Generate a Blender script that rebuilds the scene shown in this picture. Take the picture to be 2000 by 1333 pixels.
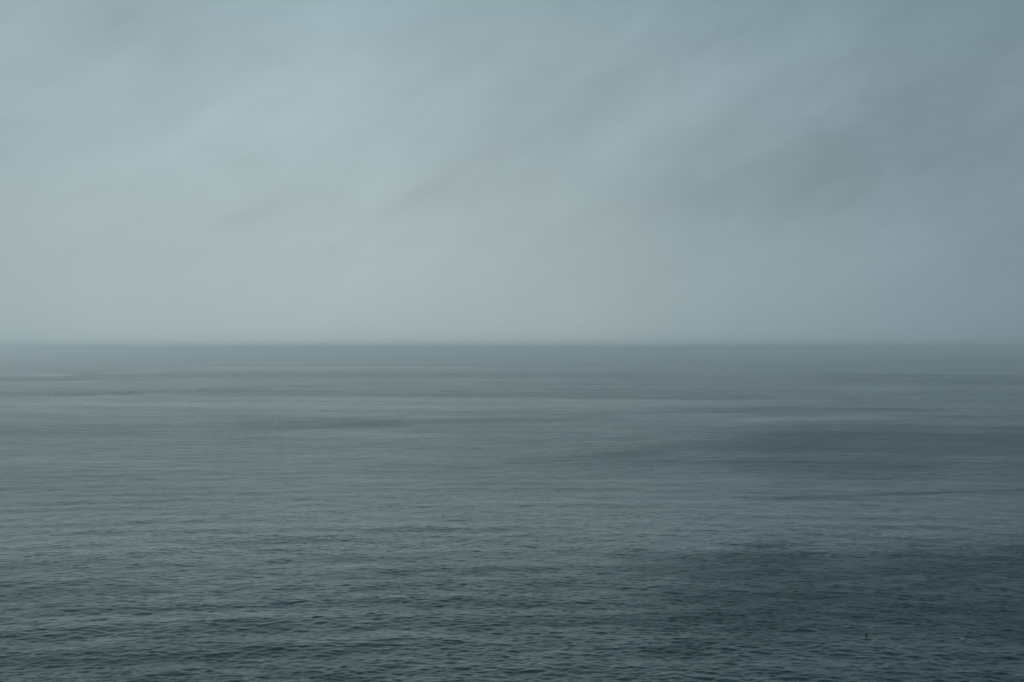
import bpy, bmesh, math, random
import numpy as np
from mathutils import Vector

for o in list(bpy.data.objects):
    bpy.data.objects.remove(o, do_unlink=True)
scene = bpy.context.scene
COL = scene.collection
random.seed(11)
rng = np.random.default_rng(5)

# ------------------------------------------------------------------ camera
H = 40.0                       # the photographer stands on a cliff about 40 m above the sea
FPX = 2000 * 50.0 / 36.0       # focal length in photograph pixels
HZ = 679.5                     # row of the horizon in the photograph
cam_d = bpy.data.cameras.new("camera")
cam_d.lens = 50
cam_d.sensor_width = 36
cam_d.clip_start = 0.5
cam_d.clip_end = 300000
cam = bpy.data.objects.new("camera", cam_d)
cam.location = (0, 0, H)
cam.rotation_euler = (math.radians(90) + math.atan((HZ - 666.5) / FPX), 0, 0)
COL.objects.link(cam)
scene.camera = cam

# ------------------------------------------------------------------ world: overcast sky
SUN_EL, SUN_AZ = math.radians(40), math.radians(-54)     # azimuth from +Y towards +X
SKY = 0.10
world = bpy.data.worlds.new("World")
scene.world = world
world.use_nodes = True
nt = world.node_tree
nt.nodes.clear()
N, L = nt.nodes, nt.links


def nd(t, **kw):
    n = N.new(t)
    for k, v in kw.items():
        setattr(n, k, v)
    return n


def setin(n, i, v):
    if hasattr(v, 'is_linked') or isinstance(v, bpy.types.NodeSocket):
        L.new(v, n.inputs[i])
    elif v is not None:
        n.inputs[i].default_value = v


def math_(op, a, b=None, c=None, clamp=False):
    n = nd('ShaderNodeMath', operation=op, use_clamp=clamp)
    setin(n, 0, a); setin(n, 1, b); setin(n, 2, c)
    return n.outputs[0]


def mixc(f, a, b, blend='MIX'):
    n = nd('ShaderNodeMix', data_type='RGBA', blend_type=blend)
    setin(n, 0, f)
    for i, v in ((6, a), (7, b)):
        if isinstance(v, bpy.types.NodeSocket): L.new(v, n.inputs[i])
        else: n.inputs[i].default_value = (*v, 1)
    return n.outputs[2]


def srgb(r, g, b, k=1.0):
    return tuple(k * ((c / 255 + 0.055) / 1.055) ** 2.4 for c in (r, g, b))


tc = nd('ShaderNodeTexCoord')
sep = nd('ShaderNodeSeparateXYZ')
L.new(tc.outputs['Generated'], sep.inputs[0])
dx, dy, dz = sep.outputs
az = math_('ARCTAN2', dx, dy)                       # 0 ahead, + to the right
el = math_('ARCSINE', dz)


def lobe(a0, e0, sa, se, rot=0.0, src=None):
    """soft gaussian patch of cloud round a compass bearing and height (degrees)"""
    A, E = src or (az, el)
    da = math_('SUBTRACT', A, math.radians(a0))
    de = math_('SUBTRACT', E, math.radians(e0))
    c, s = math.cos(math.radians(rot)), math.sin(math.radians(rot))
    p = math_('ADD', math_('MULTIPLY', da, c), math_('MULTIPLY', de, s))
    q = math_('SUBTRACT', math_('MULTIPLY', de, c), math_('MULTIPLY', da, s))
    p = math_('DIVIDE', p, math.radians(sa)); q = math_('DIVIDE', q, math.radians(se))
    r2 = math_('ADD', math_('MULTIPLY', p, p), math_('MULTIPLY', q, q))
    return math_('EXPONENT', math_('MULTIPLY', r2, -1.0))


def noise(scale, detail, rough, mscale, mrot, dist=0.0):
    mp = nd('ShaderNodeMapping')
    mp.vector_type = 'TEXTURE'
    mp.inputs['Scale'].default_value = tuple(1 / q for q in mscale)
    mp.inputs['Rotation'].default_value = mrot
    L.new(tc.outputs['Generated'], mp.inputs[0])
    n = nd('ShaderNodeTexNoise')
    n.inputs['Scale'].default_value = scale
    n.inputs['Detail'].default_value = detail
    n.inputs['Roughness'].default_value = rough
    n.inputs['Distortion'].default_value = dist
    L.new(mp.outputs[0], n.inputs['Vector'])
    return math_('SUBTRACT', n.outputs[0], 0.5)


# wobble of the patch outlines
wob1 = noise(5.0, 3, 0.5, (1, 1, 1), (0, 0, 0))
wob2 = noise(6.5, 3, 0.5, (1, 1, 1.5), (1, 2, 0))
AZW = math_('ADD', az, math_('MULTIPLY', wob1, 0.09))
ELW = math_('ADD', el, math_('MULTIPLY', wob2, 0.05))
SRC = (AZW, ELW)

# brightness of the cloud cover (1 = the brightest part, above the horizon left of the middle)
glow = lobe(-11, 2.5, 21, 26)
bright = math_('ADD', 0.50, math_('MULTIPLY', glow, 0.43))
PATCHES = [  # bearing, height, half widths, tilt, amount
    (3.0, 1.5, 9.0, 4.5, 0, 0.05),
        (-13.8, 12.0, 4.6, 2.2, 8, -0.09),
    (-3.5, 13.2, 5.0, 1.0, 18, -0.04),
    (-7.0, 12.0, 3.0, 1.5, 55, 0.05),
    (-19.5, 12.0, 2.0, 3.0, 0, 0.03),
    (-11.4, 5.6, 1.9, 0.45, 22, -0.05),
    (-7.9, 5.3, 1.3, 0.22, 4, -0.035),
    (-3.2, 5.95, 1.7, 0.6, 16, -0.06),
    (-7.0, 4.1, 1.1, 0.3, 2, -0.03),
    (-3.5, 4.1, 1.3, 0.35, 8, -0.025),
    (-12.2, 8.0, 1.8, 0.7, -20, -0.035),
    (-19.2, 8.7, 2.2, 0.5, 5, -0.03),
    (-10.0, 8.8, 3.0, 0.6, 6, 0.02),
    (9.5, 6.0, 6.5, 1.6, 17, -0.048),
    (15.5, 8.0, 6.0, 1.8, 25, -0.03),
    (9.5, 10.5, 6.5, 1.1, 30, 0.04),
    (5.8, 12.4, 3.5, 0.7, 33, 0.035),
    (16.0, 4.2, 5.0, 1.2, 15, 0.025),
    (19.0, 12.3, 3.0, 1.6, 35, -0.04),
    (13.4, 12.9, 1.8, 0.5, 30, -0.035),
    (14.0, 2.0, 6.0, 2.6, 0, 0.03),
    (8.5, 13.9, 3.0, 0.5, 33, -0.03),
    (-16.5, 3.7, 4.0, 0.5, 3, -0.012),
    (1.5, 9.3, 4.5, 0.9, 12, -0.025),
]
for a0, e0, sa, se, rot, amt in PATCHES:
    bright = math_('ADD', bright, math_('MULTIPLY', lobe(a0, e0, sa, se, rot, SRC), amt))
# streaks rising to the right, and finer mottling that fades towards the horizon
st = noise(7.0, 4, 0.5, (1.0, 1.0, 2.6), (0, math.radians(-30), 0), 0.4)
mo = noise(15.0, 6, 0.55, (1.0, 1.0, 2.4), (0, math.radians(-26), 0), 0.5)
fi = noise(34.0, 6, 0.6, (1.0, 1.0, 2.0), (0, math.radians(-28), 0), 0.8)
hf = math_('MULTIPLY', math_('ADD', el, 0.03), 6.5, clamp=True)
bright = math_('ADD', bright, math_('MULTIPLY', math_('MULTIPLY', st, 0.175), hf))
bright = math_('ADD', bright, math_('MULTIPLY', math_('MULTIPLY', mo, 0.15), hf))
bright = math_('ADD', bright, math_('MULTIPLY', math_('MULTIPLY', fi, 0.05), hf))
# heavier cloud overhead
high = math_('MULTIPLY', math_('SUBTRACT', el, 0.19), 2.0, clamp=True)
up = math_('SUBTRACT', 1.0, math_('MULTIPLY', high, 0.52))
bright = math_('MULTIPLY', bright, up)
bright = math_('MAXIMUM', bright, 0.2)

warm = math_('MULTIPLY', lobe(-7, 0.5, 17, 8.5, 0, SRC), 0.8)
east = math_('MULTIPLY', math_('SUBTRACT', az, 0.02), 3.5, clamp=True)
tint = mixc(east, srgb(163, 183, 191), srgb(158, 183, 195))
tint = mixc(warm, tint, srgb(170, 185, 184))
tint = mixc(high, tint, srgb(124, 183, 195))
cloud = nd('ShaderNodeVectorMath', operation='SCALE')
L.new(tint, cloud.inputs[0])
CL = math_('MULTIPLY', bright, 1.10 / SKY)
L.new(CL, cloud.inputs['Scale'])

sky = nd('ShaderNodeTexSky', sky_type='NISHITA')
sky.sun_disc = False
sky.sun_elevation = SUN_EL
sky.sun_rotation = SUN_AZ
sky.air_density = 1.5
sky.dust_density = 4.0
mix = mixc(0.97, sky.outputs[0], cloud.outputs[0])
bg = nd('ShaderNodeBackground')
L.new(mix, bg.inputs[0])
bg.inputs[1].default_value = SKY
wo = nd('ShaderNodeOutputWorld')
L.new(bg.outputs[0], wo.inputs[0])

# ------------------------------------------------------------------ sun behind the cloud
sd = bpy.data.lights.new("sun", 'SUN')
sd.energy = 1.5
sd.angle = math.radians(18)
sd.color = (0.86, 0.98, 1.0)
sun = bpy.data.objects.new("sun", sd)
dirv = Vector((math.sin(SUN_AZ) * math.cos(SUN_EL), math.cos(SUN_AZ) * math.cos(SUN_EL), math.sin(SUN_EL)))
sun.rotation_euler = dirv.to_track_quat('Z', 'Y').to_euler()
sun.location = dirv * 500
COL.objects.link(sun)

scene.view_settings.view_transform = 'Standard'
scene.view_settings.look = 'None'
scene.view_settings.exposure = 0.0
scene.view_settings.gamma = 1.0
scene.view_settings.use_curve_mapping = False
scene.cycles.volume_bounces = 2


# ------------------------------------------------------------------ helpers
def new_mat(name):
    m = bpy.data.materials.new(name)
    m.use_nodes = True
    m.node_tree.nodes.clear()
    return m


def ground_at(px, py):
    """where the point of the photograph (px, py) lies on the sea"""
    d = H * FPX / (py - HZ)
    return (px - 1000) / FPX * d, d


# ------------------------------------------------------------------ water
# wave trains, each (wavelength, direction, slope, phase)
waves = []


def train(n, l0, l1, spread, slope, mean=0.0):
    for i in range(n):
        lam = l0 * (l1 / l0) ** ((i + rng.random()) / n)
        th = mean + rng.normal() * spread
        waves.append((lam, th, slope / math.sqrt(n) * math.sqrt(2), rng.random() * 6.283))


train(8, 14, 22, 0.07, 0.014)
train(20, 8, 20, 0.75, 0.018)
train(50, 3.2, 8, 0.85, 0.022)
train(100, 1.2, 3.2, 0.70, 0.048)
train(90, 0.8, 1.6, 0.75, 0.032, -0.1)
MICRO = 0.013                     # slope of ripples too small to be modelled

# bearings: fine ahead, coarse behind the cliff
fine = np.radians(np.linspace(-23.5, 23.5, 1700))
ext = np.radians(np.concatenate([np.linspace(24.5, 60, 24), np.linspace(64, 296, 40), np.linspace(300, 335.5, 24)]))
ang = np.concatenate([fine, ext])
# distances: evenly spaced as seen from the cliff top
pr = np.concatenate([np.linspace(820, 400, 760, endpoint=False), np.linspace(400, 3.0, 1250)])
dist = H * FPX / pr
dist = np.concatenate([[4.0, 20, 50, 80, 110], dist[dist > 116], [45000, 60000]])
nr, nc = len(dist), len(ang)
step = np.gradient(dist)
taper = np.clip((math.radians(23.4) - np.abs(ang)) / math.radians(1.0), 0, 1)
taper[len(fine):] = 0
X = (dist[:, None] * np.sin(ang)[None, :])
Y = (dist[:, None] * np.cos(ang)[None, :])


def field(seed, lmin, lmax, n, aniso, x, y, mean=0.0, spread=0.5, fade=None):
    """smooth random field of unit variance built from waves of lmin..lmax metres"""
    r = np.random.default_rng(seed)
    out = np.zeros_like(x, dtype=np.float32)
    for i in range(n):
        lam = lmin * (lmax / lmin) ** ((i + r.random()) / n)
        th = mean + r.normal() * spread
        kx, ky = 2 * math.pi / lam * math.sin(th) / aniso, 2 * math.pi / lam * math.cos(th)
        ph = r.random() * 6.283
        a = 1.0
        if fade is not None:
            a = np.clip(lam / fade - 1.8, 0, 1)
        out += (a * np.sin(kx * x + ky * y + ph)).astype(np.float32)
    return out / math.sqrt(n / 2)


# wind patches (positive = ruffled, darker) and slicks (negative = smooth, paler),
# described by bearing tangent and by the reciprocal distance, both taken from where they lie at sea
U = (X / np.maximum(Y, 1.0))                    # tangent of bearing
V = (H / np.maximum(Y, 1.0))                    # height over distance
u_px = U * FPX + 1000
v_px = V * FPX + HZ
BANDS = [  # x0, y0, x1, y1, half thickness, half length softness, amount
    (1420, 1095, 2200, 1080, 30, 260, 0.30),
    (1300, 1165, 2250, 1160, 72, 420, 0.62),
    (1250, 1232, 2250, 1240, 40, 400, 0.30),
    (900, 1222, 1400, 1210, 9, 120, 0.28),
    (1480, 876, 2200, 870, 48, 260, 0.60),
    (1130, 896, 1640, 866, 20, 260, 0.45),
    (980, 900, 1300, 886, 7, 80, 0.20),
    (430, 832, 760, 824, 13, 160, 0.42),
    (700, 826, 1180, 815, 6, 120, 0.35),
    (-100, 838, 420, 832, 16, 160, 0.15),
    (380, 770, 900, 772, 6, 160, 0.25),
    (850, 772, 1500, 774, 6, 130, 0.30),
    (-100, 771, 300, 768, 3.5, 90, 0.32),
    (120, 737, 1300, 732, 7, 220, 0.30),
    (-100, 741, 160, 740, 4, 80, 0.38),
    (1500, 977, 2250, 948, 4, 260, 0.7),
    (-150, 1120, 680, 1046, 8, 500, 0.32),
    (-150, 1165, 300, 1150, 8, 200, 0.35),
    (1000, 752, 2100, 748, 8, 240, 0.20),
    (1300, 800, 1800, 800, 5, 140, 0.25),
    (1720, 812, 2200, 816, 3, 100, 0.20),
    (1600, 735, 2200, 738, 6, 140, 0.35),
    (380, 721, 900, 718, 2.0, 200, -0.60),
    (-100, 731, 130, 732, 3.6, 60, -0.55),
    (60, 736, 330, 724, 2.3, 80, -0.45),
    (-100, 708, 420, 706, 1.2, 120, -0.35),
    (150, 746, 230, 741, 0.8, 20, -0.45),
    (30, 748, 180, 745, 0.9, 30, -0.35),
    (-100, 790, 600, 787, 9, 200, -0.20),
    (560, 795, 1400, 786, 10, 300, -0.20),
    (1450, 785, 1600, 783, 3, 100, -0.30),
    (1650, 765, 1800, 762, 6, 120, -0.30),
    (1850, 768, 2100, 765, 4, 120, -0.20),
    (1430, 820, 1800, 812, 4, 110, -0.35),
    (-100, 880, 900, 870, 18, 300, -0.10),
    (1000, 1010, 1800, 1020, 30, 300, -0.12),
]
wob = field(78, 60, 900, 14, 3.0, X, Y, 0, 0.8)
patch = np.zeros_like(X, dtype=np.float32)
for x0, y0, x1, y1, th, ls, amt in BANDS:
    t = (u_px - x0) / (x1 - x0)
    yc = y0 + (y1 - y0) * t
    thick = th * (1 + 0.25 * np.sin(u_px / 97.0 + x0) + 0.15 * np.sin(u_px / 41.0 + y0))
    q = (v_px - yc + 0.35 * th * wob) / thick
    m = np.exp(-np.abs(q) ** 3)
    e = np.clip(np.minimum(u_px - x0, x1 - u_px) / ls + 0.5, 0, 1)
    m *= e * e * (3 - 2 * e)
    patch += (amt * m).astype(np.float32)
# random gusts at every scale, drawn out along the crests
sp = step[:, None]
gust = (0.11 * field(40, 4, 12, 30, 1.0, X, Y, 0, 0.7, sp)
        + 0.08 * field(41, 12, 60, 30, 1.2, X, Y, 0, 0.8, sp)
        + 0.08 * field(42, 60, 500, 26, 1.3, X, Y, 0, 0.8, sp)
        + 0.09 * field(43, 500, 6000, 20, 1.5, X, Y, 0, 0.6, sp))
# the wind freshens towards the shore; farther out the sea is calmer
patch += np.interp(Y, [160, 235, 340, 640, 3000], [0.36, 0.14, -0.12, -0.34, -0.50]).astype(np.float32)
patch += gust
del wob
ruff = np.clip(1.0 + 0.9 * patch, 0.25, 2.4)     # how lively the short waves are

Z = np.zeros_like(X, dtype=np.float32)
DY = np.zeros_like(Z)
XW = (X - 12).astype(np.float32)
YW = np.sqrt(0.55 * (X - 12) ** 2 + Y ** 2 + 0.0).astype(np.float32)   # crests bend round the headland
wobx = (6 * field(91, 60, 300, 10, 2, X, Y, 0.5, 0.6)).astype(np.float32)
lost = np.zeros(nr)
for lam, th, s, ph in waves:
    k = 2 * math.pi / lam
    w = np.clip((lam / step - 1.8) / 1.8, 0, 1)
    w = w * w * (3 - 2 * w)
    lost += (1 - w ** 2) * s * s / 2
    rows = np.where(w > 0)[0]
    if not len(rows):
        continue
    r0, r1 = rows[0], rows[-1] + 1
    a = s / k
    p = (k * math.sin(th)) * (XW[r0:r1] + wobx[r0:r1] * (0.2 if lam > 5 else 0.05)) + (k * math.cos(th)) * YW[r0:r1] + ph
    amp = (a * w[r0:r1])[:, None].astype(np.float32)
    g = ruff[r0:r1] if lam < 1.6 else (0.4 + 0.6 * ruff[r0:r1] if lam < 4 else 0.75 + 0.25 * ruff[r0:r1])
    # waves come in groups
    Z[r0:r1] += amp * g * np.sin(p)
    DY[r0:r1] += (0.9 * amp) * g * np.cos(p) * math.cos(th)
inshore = np.interp(dist, [150, 230, 340], [1.42, 1.2, 1.0]).astype(np.float32)[:, None]   # steeper near the shore
Z *= inshore
DY *= inshore
Z *= taper[None, :]
DY *= taper[None, :]

# slope of everything below the grid, as roughness
sig2 = lost[:, None] * ruff ** 2 + (MICRO * ruff * (1 + 3.2 * np.clip(ruff - 1.1, 0, 1))) ** 2
alpha = np.sqrt(2 * sig2)
rough = np.sqrt(np.clip(alpha, 0.004, 0.5)).astype(np.float32)

n = nr * nc
co = np.empty((n, 3), dtype=np.float32)
co[:, 0] = X.ravel()
co[:, 1] = (Y + DY).ravel()
co[:, 2] = Z.ravel()
ii = np.arange(nr - 1)[:, None] * nc
jj = np.arange(nc)[None, :]
j2 = (jj + 1) % nc
quads = np.stack([ii + jj, ii + j2, ii + nc + j2, ii + nc + jj], axis=-1).reshape(-1, 4)
quads = quads[:, ::-1]                                # bearings run clockwise: turn the faces upwards
quads = quads[:, [0, 3, 2, 1]]
me = bpy.data.meshes.new("water")
nq = len(quads)
me.vertices.add(n)
me.vertices.foreach_set("co", co.ravel())
me.loops.add(nq * 4)
me.loops.foreach_set("vertex_index", quads.ravel().astype(np.int32))
me.polygons.add(nq)
me.polygons.foreach_set("loop_start", np.arange(0, nq * 4, 4, dtype=np.int32))
me.polygons.foreach_set("use_smooth", np.ones(nq, dtype=bool))
at = me.attributes.new("ripple", 'FLOAT', 'POINT')
at.data.foreach_set("value", rough.ravel())
me.update(calc_edges=True)
if me.polygons[nq // 2].normal.z < 0:
    me.flip_normals()
water = bpy.data.objects.new("water", me)
COL.objects.link(water)
water["kind"] = "structure"
del X, Y, U, V, u_px, v_px, co, quads, XW, YW, DY, patch, gust, ruff, sig2, alpha, rough

m = new_mat("sea_water")
t = m.node_tree
o = t.nodes.new('ShaderNodeOutputMaterial')
b = t.nodes.new('ShaderNodeBsdfPrincipled')
a = t.nodes.new('ShaderNodeAttribute')
a.attribute_name = "ripple"
t.links.new(a.outputs['Fac'], b.inputs['Roughness'])
b.inputs['Base Color'].default_value = (0.001, 0.023, 0.027, 1)
b.inputs['IOR'].default_value = 1.333
geo = t.nodes.new('ShaderNodeNewGeometry')
nz = t.nodes.new('ShaderNodeTexNoise')
nz.inputs['Scale'].default_value = 2.4
nz.inputs['Detail'].default_value = 3
t.links.new(geo.outputs['Position'], nz.inputs['Vector'])
bp = t.nodes.new('ShaderNodeBump')
bp.inputs['Strength'].default_value = 0.25
bp.inputs['Distance'].default_value = 0.025
t.links.new(nz.outputs[0], bp.inputs['Height'])
t.links.new(bp.outputs[0], b.inputs['Normal'])
t.links.new(b.outputs[0], o.inputs['Surface'])
me.materials.append(m)


def sea_height(x, y):
    """height of the modelled sea at a point"""
    d = math.hypot(x, y)
    th = math.atan2(x, y)
    i = int(np.argmin(np.abs(dist - d)))
    j = int(np.argmin(np.abs(fine - th)))
    return float(Z[i, j])


# ------------------------------------------------------------------ floats
def paint(name, col, rough=0.55, spots=None):
    m = new_mat(name)
    t = m.node_tree
    o = t.nodes.new('ShaderNodeOutputMaterial')
    b = t.nodes.new('ShaderNodeBsdfPrincipled')
    nz = t.nodes.new('ShaderNodeTexNoise')
    nz.inputs['Scale'].default_value = 14
    nz.inputs['Detail'].default_value = 4
    r = t.nodes.new('ShaderNodeValToRGB')
    c2 = spots or tuple(c * 0.6 for c in col)
    r.color_ramp.elements[0].position = 0.35
    r.color_ramp.elements[0].color = (*c2, 1)
    r.color_ramp.elements[1].position = 0.6
    r.color_ramp.elements[1].color = (*col, 1)
    t.links.new(nz.outputs[0], r.inputs[0])
    t.links.new(r.outputs[0], b.inputs['Base Color'])
    b.inputs['Roughness'].default_value = rough
    t.links.new(b.outputs[0], o.inputs[0])
    return m


BLACK = paint("black_plastic", (0.012, 0.012, 0.013), 0.6)
BROWN = paint("weathered_brown_plastic", (0.030, 0.024, 0.016), 0.6)
WHITE = paint("white_foam", (0.80, 0.80, 0.78), 0.7, (0.62, 0.62, 0.58))
ROPE = paint("wet_rope", (0.05, 0.045, 0.035), 0.8)


def lathe(bm, prof, segs=16, axis='Z', off=(0, 0, 0)):
    rings = []
    for r, h in prof:
        ring = []
        for k in range(segs):
            a = 2 * math.pi * k / segs
            p = (r * math.cos(a), r * math.sin(a), h)
            if axis == 'X':
                p = (p[2], p[0], p[1])
            ring.append(bm.verts.new((p[0] + off[0], p[1] + off[1], p[2] + off[2])))
        rings.append(ring)
    for r0, r1 in zip(rings, rings[1:]):
        for k in range(segs):
            bm.faces.new((r0[k], r0[(k + 1) % segs], r1[(k + 1) % segs], r1[k]))
    bm.faces.new(rings[0][::-1])
    bm.faces.new(rings[-1])
    bmesh.ops.recalc_face_normals(bm, faces=bm.faces)


def torus(bm, R, r, off=(0, 0, 0), axis='X', n=14, k=6):
    vs = []
    for i in range(n):
        a = 2 * math.pi * i / n
        row = []
        for j in range(k):
            b2 = 2 * math.pi * j / k
            p = ((R + r * math.cos(b2)) * math.cos(a), (R + r * math.cos(b2)) * math.sin(a), r * math.sin(b2))
            if axis == 'X': p = (p[2], p[0], p[1])
            if axis == 'Y': p = (p[0], p[2], p[1])
            row.append(bm.verts.new((p[0] + off[0], p[1] + off[1], p[2] + off[2])))
        vs.append(row)
    for i in range(n):
        for j in range(k):
            bm.faces.new((vs[i][j], vs[(i + 1) % n][j], vs[(i + 1) % n][(j + 1) % k], vs[i][(j + 1) % k]))


def link(name, bm, mat, parent=None):
    me = bpy.data.meshes.new(name)
    bm.to_mesh(me)
    bm.free()
    me.polygons.foreach_set("use_smooth", [True] * len(me.polygons))
    me.materials.append(mat)
    o = bpy.data.objects.new(name, me)
    COL.objects.link(o)
    if parent:
        o.parent = parent
    return o


def tag(o, label, cat, group=None):
    o['label'] = label
    o['category'] = cat
    if group:
        o['group'] = group
    return o


def root(name, px, py, sink=0.0, rz=0.0):
    x, y = ground_at(px, py)
    e = bpy.data.objects.new(name, None)
    e.empty_display_size = 0.2
    e.location = (x, y, sea_height(x, y) - sink)
    e.rotation_euler = (0, 0, rz)
    COL.objects.link(e)
    return e


# the black cone float low on the right
f = root("cone_float", 1692, 1239, -0.03)
f.scale = (0.85, 0.85, 0.68)
tag(f, "black cone-shaped float bobbing alone on dark water, pointed end to the right", "float")
bm = bmesh.new()
lathe(bm, [(0.05, -0.17), (0.17, -0.165), (0.21, -0.12), (0.215, -0.04), (0.18, 0.04), (0.12, 0.12), (0.06, 0.18), (0.02, 0.20)], 20, 'X', (0, 0, 0.13))
link("body", bm, BLACK, f)
bm = bmesh.new()
torus(bm, 0.04, 0.012, (0.23, 0, 0.13), 'Y')
link("eyelet", bm, BLACK, f)

# the thin white float near it
f = root("stick_float", 1881, 1251, -0.05, math.radians(4))
tag(f, "thin white stick-shaped float lying flat on dark water at lower right", "float")
bm = bmesh.new()
lathe(bm, [(0.015, -0.35), (0.08, -0.33), (0.105, -0.24), (0.11, 0.0), (0.105, 0.26), (0.07, 0.33), (0.015, 0.35)], 16, 'X', (0, 0, 0.13))
link("body", bm, WHITE, f)
bm = bmesh.new()
torus(bm, 0.110, 0.010, (0.20, 0, 0.13), 'X')
link("rope_band", bm, ROPE, f)

# the little round float in the middle distance
f = root("ball_float", 866, 1008)
tag(f, "tiny dark brown ball float alone on open water left of the middle", "float")
f.scale = (0.8, 0.8, 0.8)
bm = bmesh.new()
lathe(bm, [(0.02, -0.02)] + [(0.16 * math.sin(a), 0.12 - 0.16 * math.cos(a)) for a in np.linspace(0.4, 2.75, 9)] + [(0.03, 0.27)], 16)
link("body", bm, BROWN, f)
bm = bmesh.new()
torus(bm, 0.035, 0.012, (0, 0, 0.30), 'Y')
link("eyelet", bm, BROWN, f)


def spar_mesh(h, w):
    bm = bmesh.new()
    lathe(bm, [(w * 0.5, -0.30), (w, -0.15), (w, 0.30), (w * 0.62, 0.48), (w * 0.34, 0.55),
               (w * 0.30, h), (w * 0.12, h + 0.04)], 10)
    return bm


# lone marker buoys
LONE = [
    (156.5, 790, 1.5, 0.24, "lone dark marker buoy just below the long row of buoys at far left"),
    (371.5, 795, 1.5, 0.24, "lone dark marker buoy below the middle of the row, farther right than its twin"),
    (314, 788.5, 0.6, 0.26, "low dark marker buoy between two taller lone buoys under the row"),
    (16.5, 758.5, 0.9, 0.22, "lone marker buoy above the left end of the row, close to the picture edge"),
    (104, 740.5, 1.6, 0.34, "dark marker buoy on the smooth dark band far out at upper left of the sea"),
    (972.5, 742, 2.2, 0.40, "lone marker buoy far out near the middle of the view below the horizon"),
    (1872.5, 792.5, 1.0, 0.25, "lone dark marker buoy far out on the right side of the sea"),
]
for px, py, h, w, lab in LONE:
    o = link("marker_buoy", spar_mesh(h, w), BLACK)
    x, y = ground_at(px, py)
    o.location = (x, y, 0)
    tag(o, lab, "buoy")

# the long row of marker buoys on the left: stretches (x0, y0, x1, y1, spacing in photo pixels, scatter)
proto = None
ROWS = [(1, 775, 100, 774, 4.2, 0.6), (104, 774, 200, 771.5, 4.2, 0.7), (200, 770.5, 285, 769.5, 3.8, 0.6),
        (250, 766.5, 300, 766.5, 4.0, 0.4), (302, 764.5, 340, 763.5, 4.5, 0.6), (302, 767.5, 335, 767, 4.5, 0.4),
        (336, 765, 402, 763.5, 3.0, 1.6), (404, 760.5, 470, 759, 3.6, 1.0), (402, 766.5, 490, 766, 7.0, 0.3),
        (472, 758.5, 600, 756, 3.4, 0.8), (601, 755.5, 665, 755, 3.2, 0.8), (680, 752.5, 760, 751, 3.0, 0.8),
        (762, 751, 800, 749.5, 4.5, 0.3)]
cnt = 0
for x0, y0, x1, y1, spc, sc in ROWS:
    px = x0
    while px < x1:
        t_ = (px - x0) / (x1 - x0)
        py = y0 + (y1 - y0) * t_ + random.gauss(0, sc * 0.6)
        if proto is None:
            proto = link("marker_buoy", spar_mesh(1.7, 0.29), BLACK)
            o = proto
        else:
            o = proto.copy()
            COL.objects.link(o)
        x, y = ground_at(px, py)
        o.location = (x, y, 0)
        o.rotation_euler = (random.gauss(0, 0.12), random.gauss(0, 0.12), random.random() * 6.28)
        s = random.uniform(0.65, 1.2)
        o.scale = (s, s, s * random.uniform(0.8, 1.2))
        tag(o, "one of the small dark marker buoys in the long row across the far left water", "buoy",
            "marker buoys in a long row far out")
        cnt += 1
        px += spc * random.uniform(0.6, 1.5)
print("buoys in row:", cnt)

# ------------------------------------------------------------------ haze over the sea
bm = bmesh.new()
bmesh.ops.create_cube(bm, size=1.0)
me = bpy.data.meshes.new("haze")
bm.to_mesh(me)
bm.free()
haze = bpy.data.objects.new("haze", me)
haze.scale = (124000, 124000, 54)
haze.location = (0, 0, 51 - 27)
COL.objects.link(haze)
haze["kind"] = "stuff"
m = new_mat("sea_haze")
t = m.node_tree
o = t.nodes.new('ShaderNodeOutputMaterial')
v = t.nodes.new('ShaderNodeVolumePrincipled')
v.inputs['Color'].default_value = (0.955, 0.99, 1.0, 1)
v.inputs['Density'].default_value = 0.00030
v.inputs['Anisotropy'].default_value = 0.5
t.links.new(v.outputs[0], o.inputs['Volume'])
me.materials.append(m)
